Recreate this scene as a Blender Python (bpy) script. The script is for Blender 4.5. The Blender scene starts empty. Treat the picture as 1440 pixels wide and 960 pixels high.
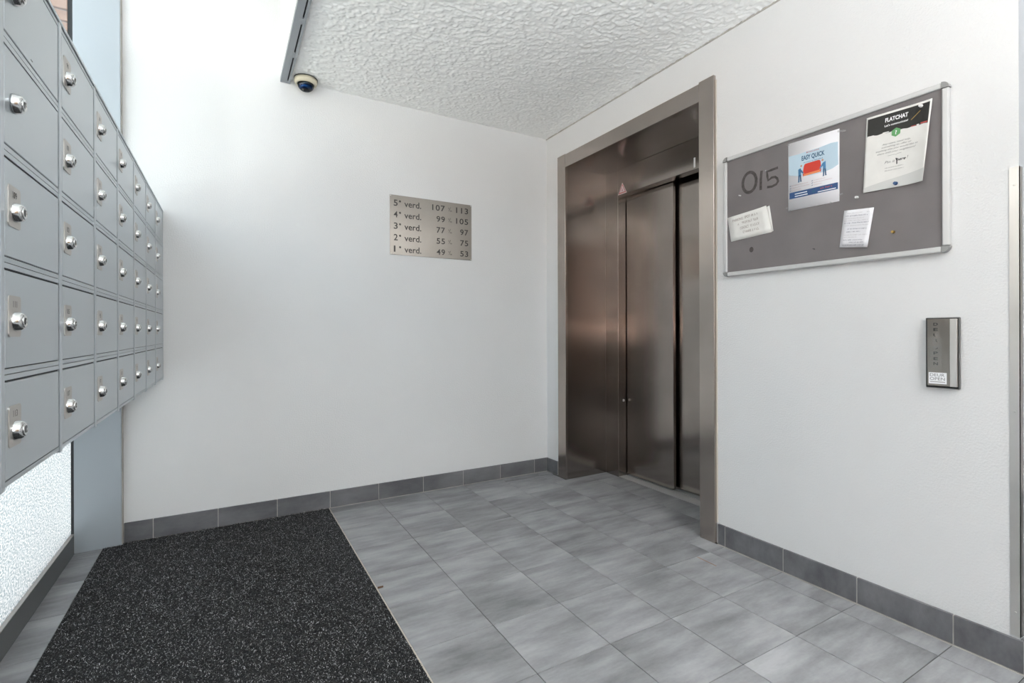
import bpy, bmesh, math, random
import numpy as np
from mathutils import Vector, Matrix

S = bpy.context.scene
COL = S.collection
PI = math.pi

# ------------------------------------------------------------------ camera
F_PX, YAW, ROLL, Y0 = 696.93, 0.52442, -0.00298, 466.88
cam_d = bpy.data.cameras.new('camera')
cam = bpy.data.objects.new('camera', cam_d)
COL.objects.link(cam)
cam_d.sensor_width = 36.0
cam_d.lens = F_PX * 36.0 / 1440.0
cam_d.shift_y = -(480.0 - Y0) / 1440.0
cam_d.clip_start = 0.02
fw = Vector((math.sin(YAW), math.cos(YAW), 0)); rt = Vector((math.cos(YAW), -math.sin(YAW), 0)); up = rt.cross(fw)
r2 = rt * math.cos(ROLL) + up * math.sin(ROLL); u2 = up * math.cos(ROLL) - rt * math.sin(ROLL)
m = Matrix((r2, u2, -fw)).transposed().to_4x4()
m.translation = Vector((-2.1141, -3.1251, 1.05))
cam.matrix_world = m
S.camera = cam

# ------------------------------------------------------------------ world, exposure
W = bpy.data.worlds.new('overcast_sky'); S.world = W
W.use_nodes = True
bg = W.node_tree.nodes['Background']
bg.inputs['Color'].default_value = (0.82, 0.91, 1.0, 1)
bg.inputs['Strength'].default_value = 1.9
# sun behind the building: it lights the street and the houses opposite, never the lobby
sun_d = bpy.data.lights.new('sun', 'SUN'); sun_d.energy = 22.0; sun_d.angle = math.radians(.6); sun_d.color = (1.0, .98, .96)
sun = bpy.data.objects.new('sun', sun_d); COL.objects.link(sun)
sun.rotation_euler = Vector((-.62, -.10, -.78)).to_track_quat('-Z', 'Y').to_euler()
S.view_settings.view_transform = 'Standard'
S.view_settings.look = 'None'
S.view_settings.gamma = 1.0
S.view_settings.exposure = 0.79
FILL_LAMP_W = 5.0
FILL_UPLIGHT_W = 205.0
try:
    S.cycles.max_bounces = 12; S.cycles.diffuse_bounces = 8; S.cycles.transparent_max_bounces = 12
    S.cycles.use_denoising = True
    S.cycles.sample_clamp_indirect = 8.0
except Exception:
    pass

# ------------------------------------------------------------------ materials
def new_mat(name):
    mt = bpy.data.materials.new(name); mt.use_nodes = True
    nt = mt.node_tree
    return mt, nt, nt.nodes['Principled BSDF']
def pmat(name, color, rough=0.5, metal=0.0, spec=0.5, alpha=None, noise=0.0, nscale=20, bump=0.0, bscale=200, bdist=0.001):
    mt, nt, b = new_mat(name)
    b.inputs['Base Color'].default_value = (*color, 1)
    b.inputs['Roughness'].default_value = rough
    b.inputs['Metallic'].default_value = metal
    b.inputs['Specular IOR Level'].default_value = spec
    if alpha is not None: b.inputs['Alpha'].default_value = alpha
    tc = nt.nodes.new('ShaderNodeTexCoord')
    if noise:
        n = nt.nodes.new('ShaderNodeTexNoise'); n.inputs['Scale'].default_value = nscale; n.inputs['Detail'].default_value = 5
        nt.links.new(tc.outputs['Object'], n.inputs['Vector'])
        r = nt.nodes.new('ShaderNodeValToRGB')
        r.color_ramp.elements[0].position = .3; r.color_ramp.elements[1].position = .7
        r.color_ramp.elements[0].color = (*[c * (1 - noise) for c in color], 1)
        r.color_ramp.elements[1].color = (*[min(1, c * (1 + noise)) for c in color], 1)
        nt.links.new(n.outputs['Fac'], r.inputs['Fac']); nt.links.new(r.outputs['Color'], b.inputs['Base Color'])
    if bump:
        n2 = nt.nodes.new('ShaderNodeTexNoise'); n2.inputs['Scale'].default_value = bscale; n2.inputs['Detail'].default_value = 4
        nt.links.new(tc.outputs['Object'], n2.inputs['Vector'])
        bp = nt.nodes.new('ShaderNodeBump'); bp.inputs['Strength'].default_value = bump; bp.inputs['Distance'].default_value = bdist
        nt.links.new(n2.outputs['Fac'], bp.inputs['Height']); nt.links.new(bp.outputs['Normal'], b.inputs['Normal'])
    return mt

M = {}
M['plaster'] = pmat('white_wall_plaster', (.73, .73, .73), .75, spec=.3, noise=.012, nscale=3, bump=.58, bscale=150, bdist=.003)
M['ceiling_white'] = pmat('white_paint', (.80, .80, .79), .8, spec=.3)
M['felt'] = pmat('grey_felt', (.19, .176, .176), .95, spec=.1, noise=.06, nscale=9)
M['alu'] = pmat('anodised_aluminium', (.60, .60, .60), .4, metal=.5)
M['cap'] = pmat('grey_plastic', (.28, .28, .275), .45)
M['paper'] = pmat('white_paper', (.80, .79, .82), .6)
M['paper_warm'] = pmat('offwhite_paper', (.76, .75, .72), .6, noise=.03, nscale=30)
M['ink'] = pmat('black_ink', (.02, .02, .022), .6)
M['ink_grey'] = pmat('grey_ink', (.20, .20, .20), .6)
M['ink_faint'] = pmat('faint_ink', (.42, .40, .40), .6)
M['ink_blue'] = pmat('blue_pen_ink', (.16, .16, .22), .6)
M['ink_brown'] = pmat('brown_pen_ink', (.25, .19, .16), .6)
M['navy'] = pmat('navy_print', (.025, .075, .20), .6)
M['title_blue'] = pmat('dark_blue_print', (.02, .09, .19), .6)
M['skyblue'] = pmat('pale_blue_print', (.50, .64, .74), .6)
M['red'] = pmat('red_print', (.62, .045, .025), .6)
M['orange'] = pmat('orange_print', (.80, .25, .10), .6)
M['red_ink'] = pmat('red_ink', (.45, .08, .07), .6)
M['pink_ink'] = pmat('pale_red_ink', (.60, .38, .38), .6)
M['shirt'] = pmat('mid_blue_print', (.07, .22, .42), .6)
M['skin'] = pmat('tan_print', (.55, .28, .17), .6)
M['green'] = pmat('green_print', (.13, .36, .14), .6)
M['black_print'] = pmat('black_print', (.012, .012, .010), .4)
M['gold'] = pmat('brass', (.55, .36, .12), .35, metal=1)
M['wave'] = pmat('pale_grey_print', (.62, .62, .60), .6)
M['spray'] = pmat('black_spray_paint', (.065, .057, .054), .9, noise=.3, nscale=90)
M['pin_white'] = pmat('white_plastic', (.82, .81, .80), .3)
M['pin_blue'] = pmat('blue_plastic', (.015, .06, .17), .3)
M['tape'] = pmat('clear_tape', (.75, .75, .75), .15, alpha=.30)
M['tape_thin'] = pmat('thin_clear_tape', (.6, .6, .58), .25, alpha=.12)
M['grout_dark'] = pmat('dark_grout', (.035, .034, .033), .95, noise=.2, nscale=8)
M['grout_light'] = pmat('pale_grout', (.42, .40, .37), .9, noise=.2, nscale=12)
M['caulk'] = pmat('beige_caulk', (.55, .50, .44), .7)
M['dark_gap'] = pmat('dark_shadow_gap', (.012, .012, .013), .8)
M['mailbox'] = pmat('grey_lacquered_steel', (.50, .54, .57), .30, metal=.8, noise=.012, nscale=4)
M['lock'] = pmat('chrome', (.72, .73, .73), .14, metal=1)
M['lock_dark'] = pmat('dark_keyway', (.02, .02, .02), .4)
M['plate'] = pmat('satin_steel_plate', (.50, .475, .45), .38, metal=.7)
M['engrave'] = pmat('engraved_black', (.03, .028, .026), .6)
M['frame_grey'] = pmat('blue_grey_coated_aluminium', (.40, .44, .475), .42, metal=.25)
M['rail_dark'] = pmat('dark_grey_coated_metal', (.115, .12, .125), .5)
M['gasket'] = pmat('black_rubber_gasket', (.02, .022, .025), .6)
M['strip'] = pmat('grey_metal_profile', (.30, .32, .34), .45, metal=.3)
M['cream'] = pmat('cream_plastic', (.60, .55, .42), .45)
M['cambody'] = pmat('black_camera_body', (.01, .01, .012), .25)
M['camblue'] = pmat('blue_mirror_film', (.02, .10, .30), .2, metal=.6)
M['backing'] = pmat('dark_grey_plastic', (.10, .10, .098), .5)
M['grey_paint'] = pmat('pale_grey_wall_paint', (.40, .41, .43), .7, bump=.3, bscale=150, bdist=.003)  # wall white turned down to grey for the dimmer light on the return
M['worn'] = pmat('worn_grey_film', (.24, .225, .21), .45)
M['door_wood'] = pmat('oak_door', (.28, .17, .09), .5, noise=.2, nscale=12)
M['black'] = pmat('black_plastic', (.008, .008, .008), .5)
M['label_white'] = pmat('white_label', (.86, .86, .88), .5)
M['label_pink'] = pmat('pale_pink_label', (.80, .70, .70), .5)
M['lamp_white'] = pmat('lamp_housing_white', (.8, .8, .8), .4)
M['leaf'] = pmat('dry_brown_leaf', (.12, .06, .03), .8)
M['rust'] = pmat('rust_brown_grout', (.30, .17, .11), .9, noise=.3, nscale=40)
M['pavement'] = pmat('pale_pavement', (.50, .50, .48), .9, noise=.15, nscale=3)
M['mortar'] = pmat('pale_mortar', (.42, .37, .34), .95)
M['facade_window'] = pmat('facade_window_dark', (.06, .07, .08), .1)
M['white_frame'] = pmat('white_window_frame', (.7, .7, .7), .5)

def emis(name, color, s):
    mt, nt, b = new_mat(name)
    b.inputs['Base Color'].default_value = (*color, 1)
    b.inputs['Emission Color'].default_value = (*color, 1); b.inputs['Emission Strength'].default_value = s
    return mt
M['diffuser'] = emis('lamp_diffuser', (1, .96, .9), 4.0)

def steel(name, color, rough, aniso=.55):
    mt, nt, b = new_mat(name)
    b.inputs['Metallic'].default_value = 1.0
    b.inputs['Anisotropic'].default_value = aniso
    tg = nt.nodes.new('ShaderNodeTangent'); tg.direction_type = 'RADIAL'; tg.axis = 'Z'
    nt.links.new(tg.outputs['Tangent'], b.inputs['Tangent'])
    tc = nt.nodes.new('ShaderNodeTexCoord')
    mp = nt.nodes.new('ShaderNodeMapping'); mp.inputs['Scale'].default_value = (260, 260, 1.2)
    n = nt.nodes.new('ShaderNodeTexNoise'); n.inputs['Scale'].default_value = 1.0; n.inputs['Detail'].default_value = 3
    nt.links.new(tc.outputs['Object'], mp.inputs['Vector']); nt.links.new(mp.outputs['Vector'], n.inputs['Vector'])
    mr = nt.nodes.new('ShaderNodeMapRange'); mr.inputs['To Min'].default_value = rough - .012; mr.inputs['To Max'].default_value = rough + .012
    nt.links.new(n.outputs['Fac'], mr.inputs['Value']); nt.links.new(mr.outputs['Result'], b.inputs['Roughness'])
    n3 = nt.nodes.new('ShaderNodeTexNoise'); n3.inputs['Scale'].default_value = 5; n3.inputs['Detail'].default_value = 4
    nt.links.new(tc.outputs['Object'], n3.inputs['Vector'])
    r = nt.nodes.new('ShaderNodeValToRGB')
    r.color_ramp.elements[0].position = .3; r.color_ramp.elements[1].position = .7
    r.color_ramp.elements[0].color = (*[c * .92 for c in color], 1); r.color_ramp.elements[1].color = (*[c * 1.06 for c in color], 1)
    nt.links.new(n3.outputs['Fac'], r.inputs['Fac']); nt.links.new(r.outputs['Color'], b.inputs['Base Color'])
    return mt
M['steel'] = steel('brushed_stainless_steel', (.36, .325, .30), .18, .7)
M['steel_frame'] = steel('brushed_frame_steel', (.46, .41, .375), .25, .7)
M['steel_plaque'] = steel('satin_plaque_steel', (.30, .275, .25), .32)
M['steel_bright'] = steel('bright_brushed_steel', (.70, .68, .65), .42, .2)

def tile_mat(name, c0, c1, streak_axis='x'):
    mt, nt, b = new_mat(name)
    tc = nt.nodes.new('ShaderNodeTexCoord'); oi = nt.nodes.new('ShaderNodeObjectInfo')
    ad = nt.nodes.new('ShaderNodeVectorMath'); ad.operation = 'ADD'
    ml = nt.nodes.new('ShaderNodeVectorMath'); ml.operation = 'SCALE'; ml.inputs[0].default_value = (37, 91, 13)
    nt.links.new(oi.outputs['Random'], ml.inputs['Scale'])
    nt.links.new(tc.outputs['Object'], ad.inputs[0]); nt.links.new(ml.outputs['Vector'], ad.inputs[1])
    def noise(sc, det, rough=.55):
        mp = nt.nodes.new('ShaderNodeMapping'); mp.inputs['Scale'].default_value = sc
        n = nt.nodes.new('ShaderNodeTexNoise'); n.inputs['Scale'].default_value = 1; n.inputs['Detail'].default_value = det; n.inputs['Roughness'].default_value = rough
        nt.links.new(ad.outputs['Vector'], mp.inputs['Vector']); nt.links.new(mp.outputs['Vector'], n.inputs['Vector'])
        return n.outputs['Fac']
    a = noise((3.2, 13, 8), 6, .62); c = noise((70, 90, 60), 2)
    d = noise((2.4, 4.5, 3), 2)
    def math_(op, x, y):
        k = nt.nodes.new('ShaderNodeMath'); k.operation = op
        for i, v in enumerate((x, y)):
            if isinstance(v, (int, float)): k.inputs[i].default_value = v
            else: nt.links.new(v, k.inputs[i])
        return k.outputs[0]
    v = math_('ADD', math_('MULTIPLY', a, .62), math_('MULTIPLY', d, .34))
    v = math_('ADD', v, math_('MULTIPLY', c, .06))
    v = math_('ADD', v, math_('MULTIPLY', oi.outputs['Random'], .05))
    r = nt.nodes.new('ShaderNodeValToRGB')
    r.color_ramp.elements[0].position = .40; r.color_ramp.elements[1].position = .72
    r.color_ramp.elements[0].color = (*c0, 1); r.color_ramp.elements[1].color = (*c1, 1)
    nt.links.new(v, r.inputs['Fac']); nt.links.new(r.outputs['Color'], b.inputs['Base Color'])
    mr = nt.nodes.new('ShaderNodeMapRange'); mr.inputs['To Min'].default_value = .42; mr.inputs['To Max'].default_value = .58
    nt.links.new(a, mr.inputs['Value']); nt.links.new(mr.outputs['Result'], b.inputs['Roughness'])
    bp = nt.nodes.new('ShaderNodeBump'); bp.inputs['Strength'].default_value = .15; bp.inputs['Distance'].default_value = .001
    nt.links.new(c, bp.inputs['Height']); nt.links.new(bp.outputs['Normal'], b.inputs['Normal'])
    b.inputs['Specular IOR Level'].default_value = .45
    return mt
M['tile'] = tile_mat('grey_stone_tile', (.165, .166, .172), (.41, .412, .424))
M['skirting'] = tile_mat('dark_skirting_tile', (.085, .086, .093), (.20, .20, .21))

def ceiling_mat():
    mt, nt, b = new_mat('stippled_ceiling_plaster')
    b.inputs['Base Color'].default_value = (.88, .88, .865, 1); b.inputs['Roughness'].default_value = .9
    b.inputs['Specular IOR Level'].default_value = .25
    return mt
M['stipple'] = ceiling_mat()
M['brown_wall'] = pmat('brown_clay_plaster', (.15, .095, .07), .8, noise=.1, nscale=6)  # unseen wall's brown, invented to darken reflections in the elevator steel

def glass_mat():
    mt = bpy.data.materials.new('clear_window_glass'); mt.use_nodes = True; nt = mt.node_tree; nt.nodes.clear()
    out = nt.nodes.new('ShaderNodeOutputMaterial'); mx = nt.nodes.new('ShaderNodeMixShader')
    tr = nt.nodes.new('ShaderNodeBsdfTransparent'); tr.inputs['Color'].default_value = (.93, .96, .95, 1)
    gl = nt.nodes.new('ShaderNodeBsdfGlossy'); gl.inputs['Roughness'].default_value = .02
    lw = nt.nodes.new('ShaderNodeFresnel'); lw.inputs['IOR'].default_value = 1.35
    ge = nt.nodes.new('ShaderNodeNewGeometry'); om = nt.nodes.new('ShaderNodeMath'); om.operation = 'SUBTRACT'; om.inputs[0].default_value = 1.0
    mu = nt.nodes.new('ShaderNodeMath'); mu.operation = 'MULTIPLY'          # reflection on the outer faces only
    nt.links.new(ge.outputs['Backfacing'], om.inputs[1]); nt.links.new(lw.outputs[0], mu.inputs[0]); nt.links.new(om.outputs[0], mu.inputs[1])
    nt.links.new(mu.outputs[0], mx.inputs[0]); nt.links.new(tr.outputs[0], mx.inputs[1]); nt.links.new(gl.outputs[0], mx.inputs[2])
    nt.links.new(mx.outputs[0], out.inputs[0])
    return mt
M['glass'] = glass_mat()

def frosted_mat():
    mt = bpy.data.materials.new('frosted_patterned_glass'); mt.use_nodes = True; nt = mt.node_tree; nt.nodes.clear()
    out = nt.nodes.new('ShaderNodeOutputMaterial')
    tc = nt.nodes.new('ShaderNodeTexCoord')
    mp = nt.nodes.new('ShaderNodeMapping'); mp.inputs['Scale'].default_value = (165, 85, 165)
    n = nt.nodes.new('ShaderNodeTexNoise'); n.inputs['Scale'].default_value = 1; n.inputs['Detail'].default_value = 3; n.inputs['Roughness'].default_value = .6
    nt.links.new(tc.outputs['Object'], mp.inputs['Vector']); nt.links.new(mp.outputs['Vector'], n.inputs['Vector'])
    r = nt.nodes.new('ShaderNodeValToRGB')
    r.color_ramp.elements[0].position = .40; r.color_ramp.elements[1].position = .60
    r.color_ramp.elements[0].color = (.40, .48, .51, 1); r.color_ramp.elements[1].color = (1, 1, 1, 1)
    nt.links.new(n.outputs['Fac'], r.inputs['Fac'])
    t = nt.nodes.new('ShaderNodeBsdfTranslucent'); nt.links.new(r.outputs['Color'], t.inputs['Color'])
    g = nt.nodes.new('ShaderNodeBsdfGlossy'); g.inputs['Roughness'].default_value = .25
    mx = nt.nodes.new('ShaderNodeMixShader'); mx.inputs[0].default_value = .04
    nt.links.new(t.outputs[0], mx.inputs[1]); nt.links.new(g.outputs[0], mx.inputs[2]); nt.links.new(mx.outputs[0], out.inputs[0])
    return mt
M['frosted'] = frosted_mat()

def dome_mat():
    mt = bpy.data.materials.new('tinted_dome'); mt.use_nodes = True; nt = mt.node_tree; nt.nodes.clear()
    out = nt.nodes.new('ShaderNodeOutputMaterial'); mx = nt.nodes.new('ShaderNodeMixShader')
    tr = nt.nodes.new('ShaderNodeBsdfTransparent'); tr.inputs['Color'].default_value = (.55, .70, .80, 1)
    gl = nt.nodes.new('ShaderNodeBsdfGlossy'); gl.inputs['Roughness'].default_value = .03
    fr = nt.nodes.new('ShaderNodeFresnel'); fr.inputs['IOR'].default_value = 1.5
    nt.links.new(fr.outputs[0], mx.inputs[0]); nt.links.new(tr.outputs[0], mx.inputs[1]); nt.links.new(gl.outputs[0], mx.inputs[2])
    nt.links.new(mx.outputs[0], out.inputs[0])
    return mt
M['dome'] = dome_mat()

def mat_pile():
    mt, nt, b = new_mat('charcoal_mat_pile')
    at = nt.nodes.new('ShaderNodeAttribute'); at.attribute_name = 'tone'
    nt.links.new(at.outputs['Color'], b.inputs['Base Color'])
    b.inputs['Roughness'].default_value = .55
    return mt
M['pile'] = mat_pile()
M['mat_base'] = pmat('charcoal_mat_backing', (.010, .0105, .012), .95, noise=.4, nscale=300)

def brick_mat():
    mt, nt, b = new_mat('pale_red_brick')
    oi = nt.nodes.new('ShaderNodeObjectInfo'); tc = nt.nodes.new('ShaderNodeTexCoord')
    n = nt.nodes.new('ShaderNodeTexNoise'); n.inputs['Scale'].default_value = 30
    nt.links.new(tc.outputs['Object'], n.inputs['Vector'])
    ad = nt.nodes.new('ShaderNodeMath'); ad.operation = 'ADD'
    nt.links.new(n.outputs['Fac'], ad.inputs[0]); nt.links.new(oi.outputs['Random'], ad.inputs[1])
    r = nt.nodes.new('ShaderNodeValToRGB'); r.color_ramp.elements[0].position = .3; r.color_ramp.elements[1].position = 1.4
    r.color_ramp.elements[1].position = 1.0
    r.color_ramp.elements[0].color = (.30, .17, .125, 1); r.color_ramp.elements[1].color = (.45, .28, .21, 1)
    nt.links.new(ad.outputs[0], r.inputs['Fac']); nt.links.new(r.outputs['Color'], b.inputs['Base Color'])
    b.inputs['Roughness'].default_value = .9
    return mt
M['brick'] = brick_mat()
def facade_mat():
    mt, nt, b = new_mat('facade_brickwork')
    tc = nt.nodes.new('ShaderNodeTexCoord')
    mp = nt.nodes.new('ShaderNodeMapping'); mp.inputs['Rotation'].default_value = (PI / 2, 0, PI / 2)
    br = nt.nodes.new('ShaderNodeTexBrick'); br.inputs['Scale'].default_value = 2.2
    br.inputs['Color1'].default_value = (.26, .19, .155, 1); br.inputs['Color2'].default_value = (.32, .24, .195, 1); br.inputs['Mortar'].default_value = (.4, .36, .32, 1)
    sp = nt.nodes.new('ShaderNodeSeparateXYZ'); cb = nt.nodes.new('ShaderNodeCombineXYZ')
    nt.links.new(tc.outputs['Object'], sp.inputs[0]); nt.links.new(sp.outputs['Y'], cb.inputs['X']); nt.links.new(sp.outputs['Z'], cb.inputs['Y'])
    nt.links.new(cb.outputs[0], br.inputs['Vector']); nt.links.new(br.outputs['Color'], b.inputs['Base Color'])
    b.inputs['Roughness'].default_value = .9
    return mt
M['facade'] = facade_mat()

# ------------------------------------------------------------------ mesh helpers
class MB:
    """collects shapes, links them as ONE mesh object"""
    def __init__(self): self.bm = bmesh.new()
    def box(self, x0, x1, y0, y1, z0, z1, bevel=0.0, seg=1):
        x0, x1 = sorted((x0, x1)); y0, y1 = sorted((y0, y1)); z0, z1 = sorted((z0, z1))
        b2 = bmesh.new() if bevel else self.bm
        v = [b2.verts.new(p) for p in ((x0,y0,z0),(x1,y0,z0),(x1,y1,z0),(x0,y1,z0),(x0,y0,z1),(x1,y0,z1),(x1,y1,z1),(x0,y1,z1))]
        for f in ((3,2,1,0),(4,5,6,7),(0,1,5,4),(1,2,6,5),(2,3,7,6),(3,0,4,7)): b2.faces.new([v[i] for i in f])
        if bevel:
            bmesh.ops.bevel(b2, geom=list(b2.edges), offset=bevel, segments=seg, affect='EDGES', profile=.5)
            self.merge(b2)
        return self
    def merge(self, b2):
        me = bpy.data.meshes.new('tmp'); b2.to_mesh(me); b2.free(); self.bm.from_mesh(me); bpy.data.meshes.remove(me)
    def poly(self, pts):
        self.bm.faces.new([self.bm.verts.new(p) for p in pts]); return self
    def prism(self, pts, vec):
        vec = Vector(vec); a = [self.bm.verts.new(p) for p in pts]; b = [self.bm.verts.new(Vector(p) + vec) for p in pts]
        n = len(a)
        self.bm.faces.new(a); self.bm.faces.new(b[::-1])
        for i in range(n): self.bm.faces.new((a[i], b[i], b[(i+1) % n], a[(i+1) % n]))
        return self
    def lathe(self, prof, center, axis='z', n=24, smooth=True, sgn=1):
        c = Vector(center); rings = []
        for r, h in prof:
            ring = []
            for i in range(n):
                t = 2*PI*i/n; a, b = r*math.cos(t), r*math.sin(t)
                p = {'z': (a, b, h), 'x': (h, a, b), 'y': (a, h, b)}[axis]
                ring.append(self.bm.verts.new(c + Vector(p)))
            rings.append(ring)
        for k in range(len(rings)-1):
            for i in range(n):
                f = self.bm.faces.new((rings[k][i], rings[k][(i+1) % n], rings[k+1][(i+1) % n], rings[k+1][i])); f.smooth = smooth
        for ring in (rings[0], rings[-1]):
            if len(ring) > 2: self.bm.faces.new(ring)
        return self
    def build(self, name, mat, parent=None, loc=None, shift=None):
        bm = self.bm
        if shift is not None:
            for v in bm.verts: v.co -= Vector(shift)
        bmesh.ops.recalc_face_normals(bm, faces=bm.faces)
        me = bpy.data.meshes.new(name); bm.to_mesh(me); bm.free()
        me.materials.append(M[mat] if isinstance(mat, str) else mat)
        o = bpy.data.objects.new(name, me); COL.objects.link(o)
        if parent is not None: o.parent = parent
        if loc is not None: o.location = loc
        return o

def thing(name, label, cat, loc=(0, 0, 0), rotz=0.0, group=None):
    o = bpy.data.objects.new(name, None); COL.objects.link(o)
    o.empty_display_size = .05
    o.location = loc; o.rotation_euler = (0, 0, rotz); o['label'] = label; o['category'] = cat
    if group: o['group'] = group
    return o
def tag(o, label, cat, group=None):
    o['label'] = label; o['category'] = cat
    if group: o['group'] = group
    return o
def struct(o, label=None):
    o['kind'] = 'structure'
    if label: o['label'] = label
    return o

_txt = {}
def text_geo(body, shear=0.0, bold=0.0, spacing=1.0):
    """flat triangles of a line of text: verts (n,2) with cap height 1, left edge at 0"""
    key = (body, shear, bold, spacing)
    if key in _txt: return _txt[key]
    cu = bpy.data.curves.new('t', 'FONT'); cu.body = body; cu.size = 1.0; cu.shear = shear; cu.offset = bold; cu.space_character = spacing
    cu.resolution_u = 3; cu.fill_mode = 'FRONT'
    ob = bpy.data.objects.new('t', cu); COL.objects.link(ob)
    dg = bpy.context.evaluated_depsgraph_get(); dg.update()
    me = ob.evaluated_get(dg).to_mesh()
    v = [(p.co.x, p.co.y) for p in me.vertices]; f = [tuple(p.vertices) for p in me.polygons]
    ob.evaluated_get(dg).to_mesh_clear()
    bpy.data.objects.remove(ob); bpy.data.curves.remove(cu)
    x0 = min(p[0] for p in v)
    cap = .729
    v = [((x - x0) / cap, y / cap) for x, y in v]
    _txt[key] = (v, f)
    return _txt[key]

class Print:
    """flat print mapped onto a surface by fn(s, t) -> Vector"""
    def __init__(self, fn): self.fn = fn; self.bm = bmesh.new()
    def text(self, body, s, t, h, width=None, aspect=1.0, align='left', shear=0.0, bold=0.0, spacing=1.0):
        v, f = text_geo(body, shear, bold, spacing)
        w = max(p[0] for p in v)
        sx = (width / w) if width else h * aspect
        tot = w * sx
        off = {'left': 0, 'center': -tot/2, 'right': -tot}[align]
        vs = [self.bm.verts.new(self.fn(s + off + x * sx, t + y * h)) for x, y in v]
        for q in f:
            try: self.bm.faces.new([vs[i] for i in q])
            except ValueError: pass
        return self
    def poly(self, pts):
        self.bm.faces.new([self.bm.verts.new(self.fn(*p)) for p in pts]); return self
    def rect(self, s0, s1, t0, t1, n=1):
        for i in range(n):
            a = s0 + (s1 - s0) * i / n; b = s0 + (s1 - s0) * (i + 1) / n
            self.poly([(a, t0), (b, t0), (b, t1), (a, t1)])
        return self
    def stroke(self, pts, w, asp=1.0):
        n = len(pts); L = []; Rr = []
        for i, (x, y) in enumerate(pts):
            a = pts[max(0, i-1)]; b = pts[min(n-1, i+1)]
            dx, dy = (b[0]-a[0]) / asp, b[1]-a[1]; d = math.hypot(dx, dy) or 1
            nx, ny = -dy/d*w/2*asp, dx/d*w/2
            L.append(self.bm.verts.new(self.fn(x+nx, y+ny))); Rr.append(self.bm.verts.new(self.fn(x-nx, y-ny)))
        for i in range(n-1): self.bm.faces.new((L[i], L[i+1], Rr[i+1], Rr[i]))
        return self
    def scribble(self, s0, s1, t, h, w, seed, asp=1.0, slope=0.0):
        """illegible handwriting: word-long runs of small pen strokes"""
        rnd = random.Random(seed); s = s0
        forms = (((0, 0), (0, 1)), ((0, 1), (.1, 0), (.8, .1)), ((0, 1), (.4, 0), (.8, 1)), ((0, 0), (.4, 1), (.8, 0)), ((0, .9), (.1, .1), (.7, 0), (.8, .9)),
                 ((.7, .9), (.1, .8), (0, .2), (.7, 0)), ((0, 0), (0, 1), (.7, .8), (.1, .5)), ((0, 0), (.1, 1), (.6, 0), (.8, 1)), ((.1, .9), (.8, .8), (.2, .1), (.8, 0)), ((0, .5), (.4, 1), (.8, .5), (.4, 0), (0, .5)))
        cw = h * asp * .62
        while s < s1 - cw * .5:
            n = rnd.randint(3, 7)
            for _ in range(n):
                if s > s1 - cw * .5: break
                f = rnd.choice(forms); k = rnd.uniform(.8, 1.0); y0 = t + slope * (s - s0) + h * rnd.uniform(-.06, .08)
                self.stroke([(s + x * cw * .85, y0 + y * h * k) for x, y in f], w * .62, asp)
                s += cw
            s += cw * .8
        return self
    def build(self, name, mat, parent):
        me = bpy.data.meshes.new(name); self.bm.to_mesh(me); self.bm.free()
        me.materials.append(M[mat]); o = bpy.data.objects.new(name, me); COL.objects.link(o); o.parent = parent
        return o

# ================================================================== STRUCTURE
ZC = 2.5075          # lowered ceiling
ZH = 3.95            # upper ceiling over the window side
YF = -5.6            # wall behind the camera
XR = 2.4             # end of the corridor to the right
XG = -2.752          # glass plane
P = .2915            # tile pitch

# floor slab with tiles
fl = struct(MB().box(-2.80, XR, YF, .16, -.16, -.0022).build('floor', 'grout_dark'))
rnd = random.Random(4)
cols = [-2.743] + [-1.577 + P * k for k in range(0, 6)] + [-1.577 + P * 6]
xs = [(-2.741, -2.636, -.0013)]
xe = [-1.577 + P * k for k in range(0, 14)] + [XR - .001]
rows = [0.0] + [-.0945 - P * k for k in range(0, 17)]
G = .0011
_tile_cache = {}
def add_tile(x0, x1, y0, y1):
    x0, x1 = x0 + G, x1 - G; y0, y1 = y0 + G, y1 - G
    key = (round(x1 - x0, 4), round(y1 - y0, 4))
    if key not in _tile_cache:
        w, d = (x1-x0)/2, (y1-y0)/2
        b = MB(); b.box(-w, w, -d, d, -.0021, 0, 0)
        # chamfered top edge
        for e_v in b.bm.verts:
            if e_v.co.z == 0: e_v.co.x *= 1 - .0006/w; e_v.co.y *= 1 - .0006/d
        o = b.build('floor_tile', 'tile', fl); _tile_cache[key] = o.data
    else:
        o = bpy.data.objects.new('floor_tile', _tile_cache[key]); COL.objects.link(o); o.parent = fl
    o.location = ((x0+x1)/2, (y0+y1)/2, rnd.uniform(-.00015, .00015))
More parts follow.
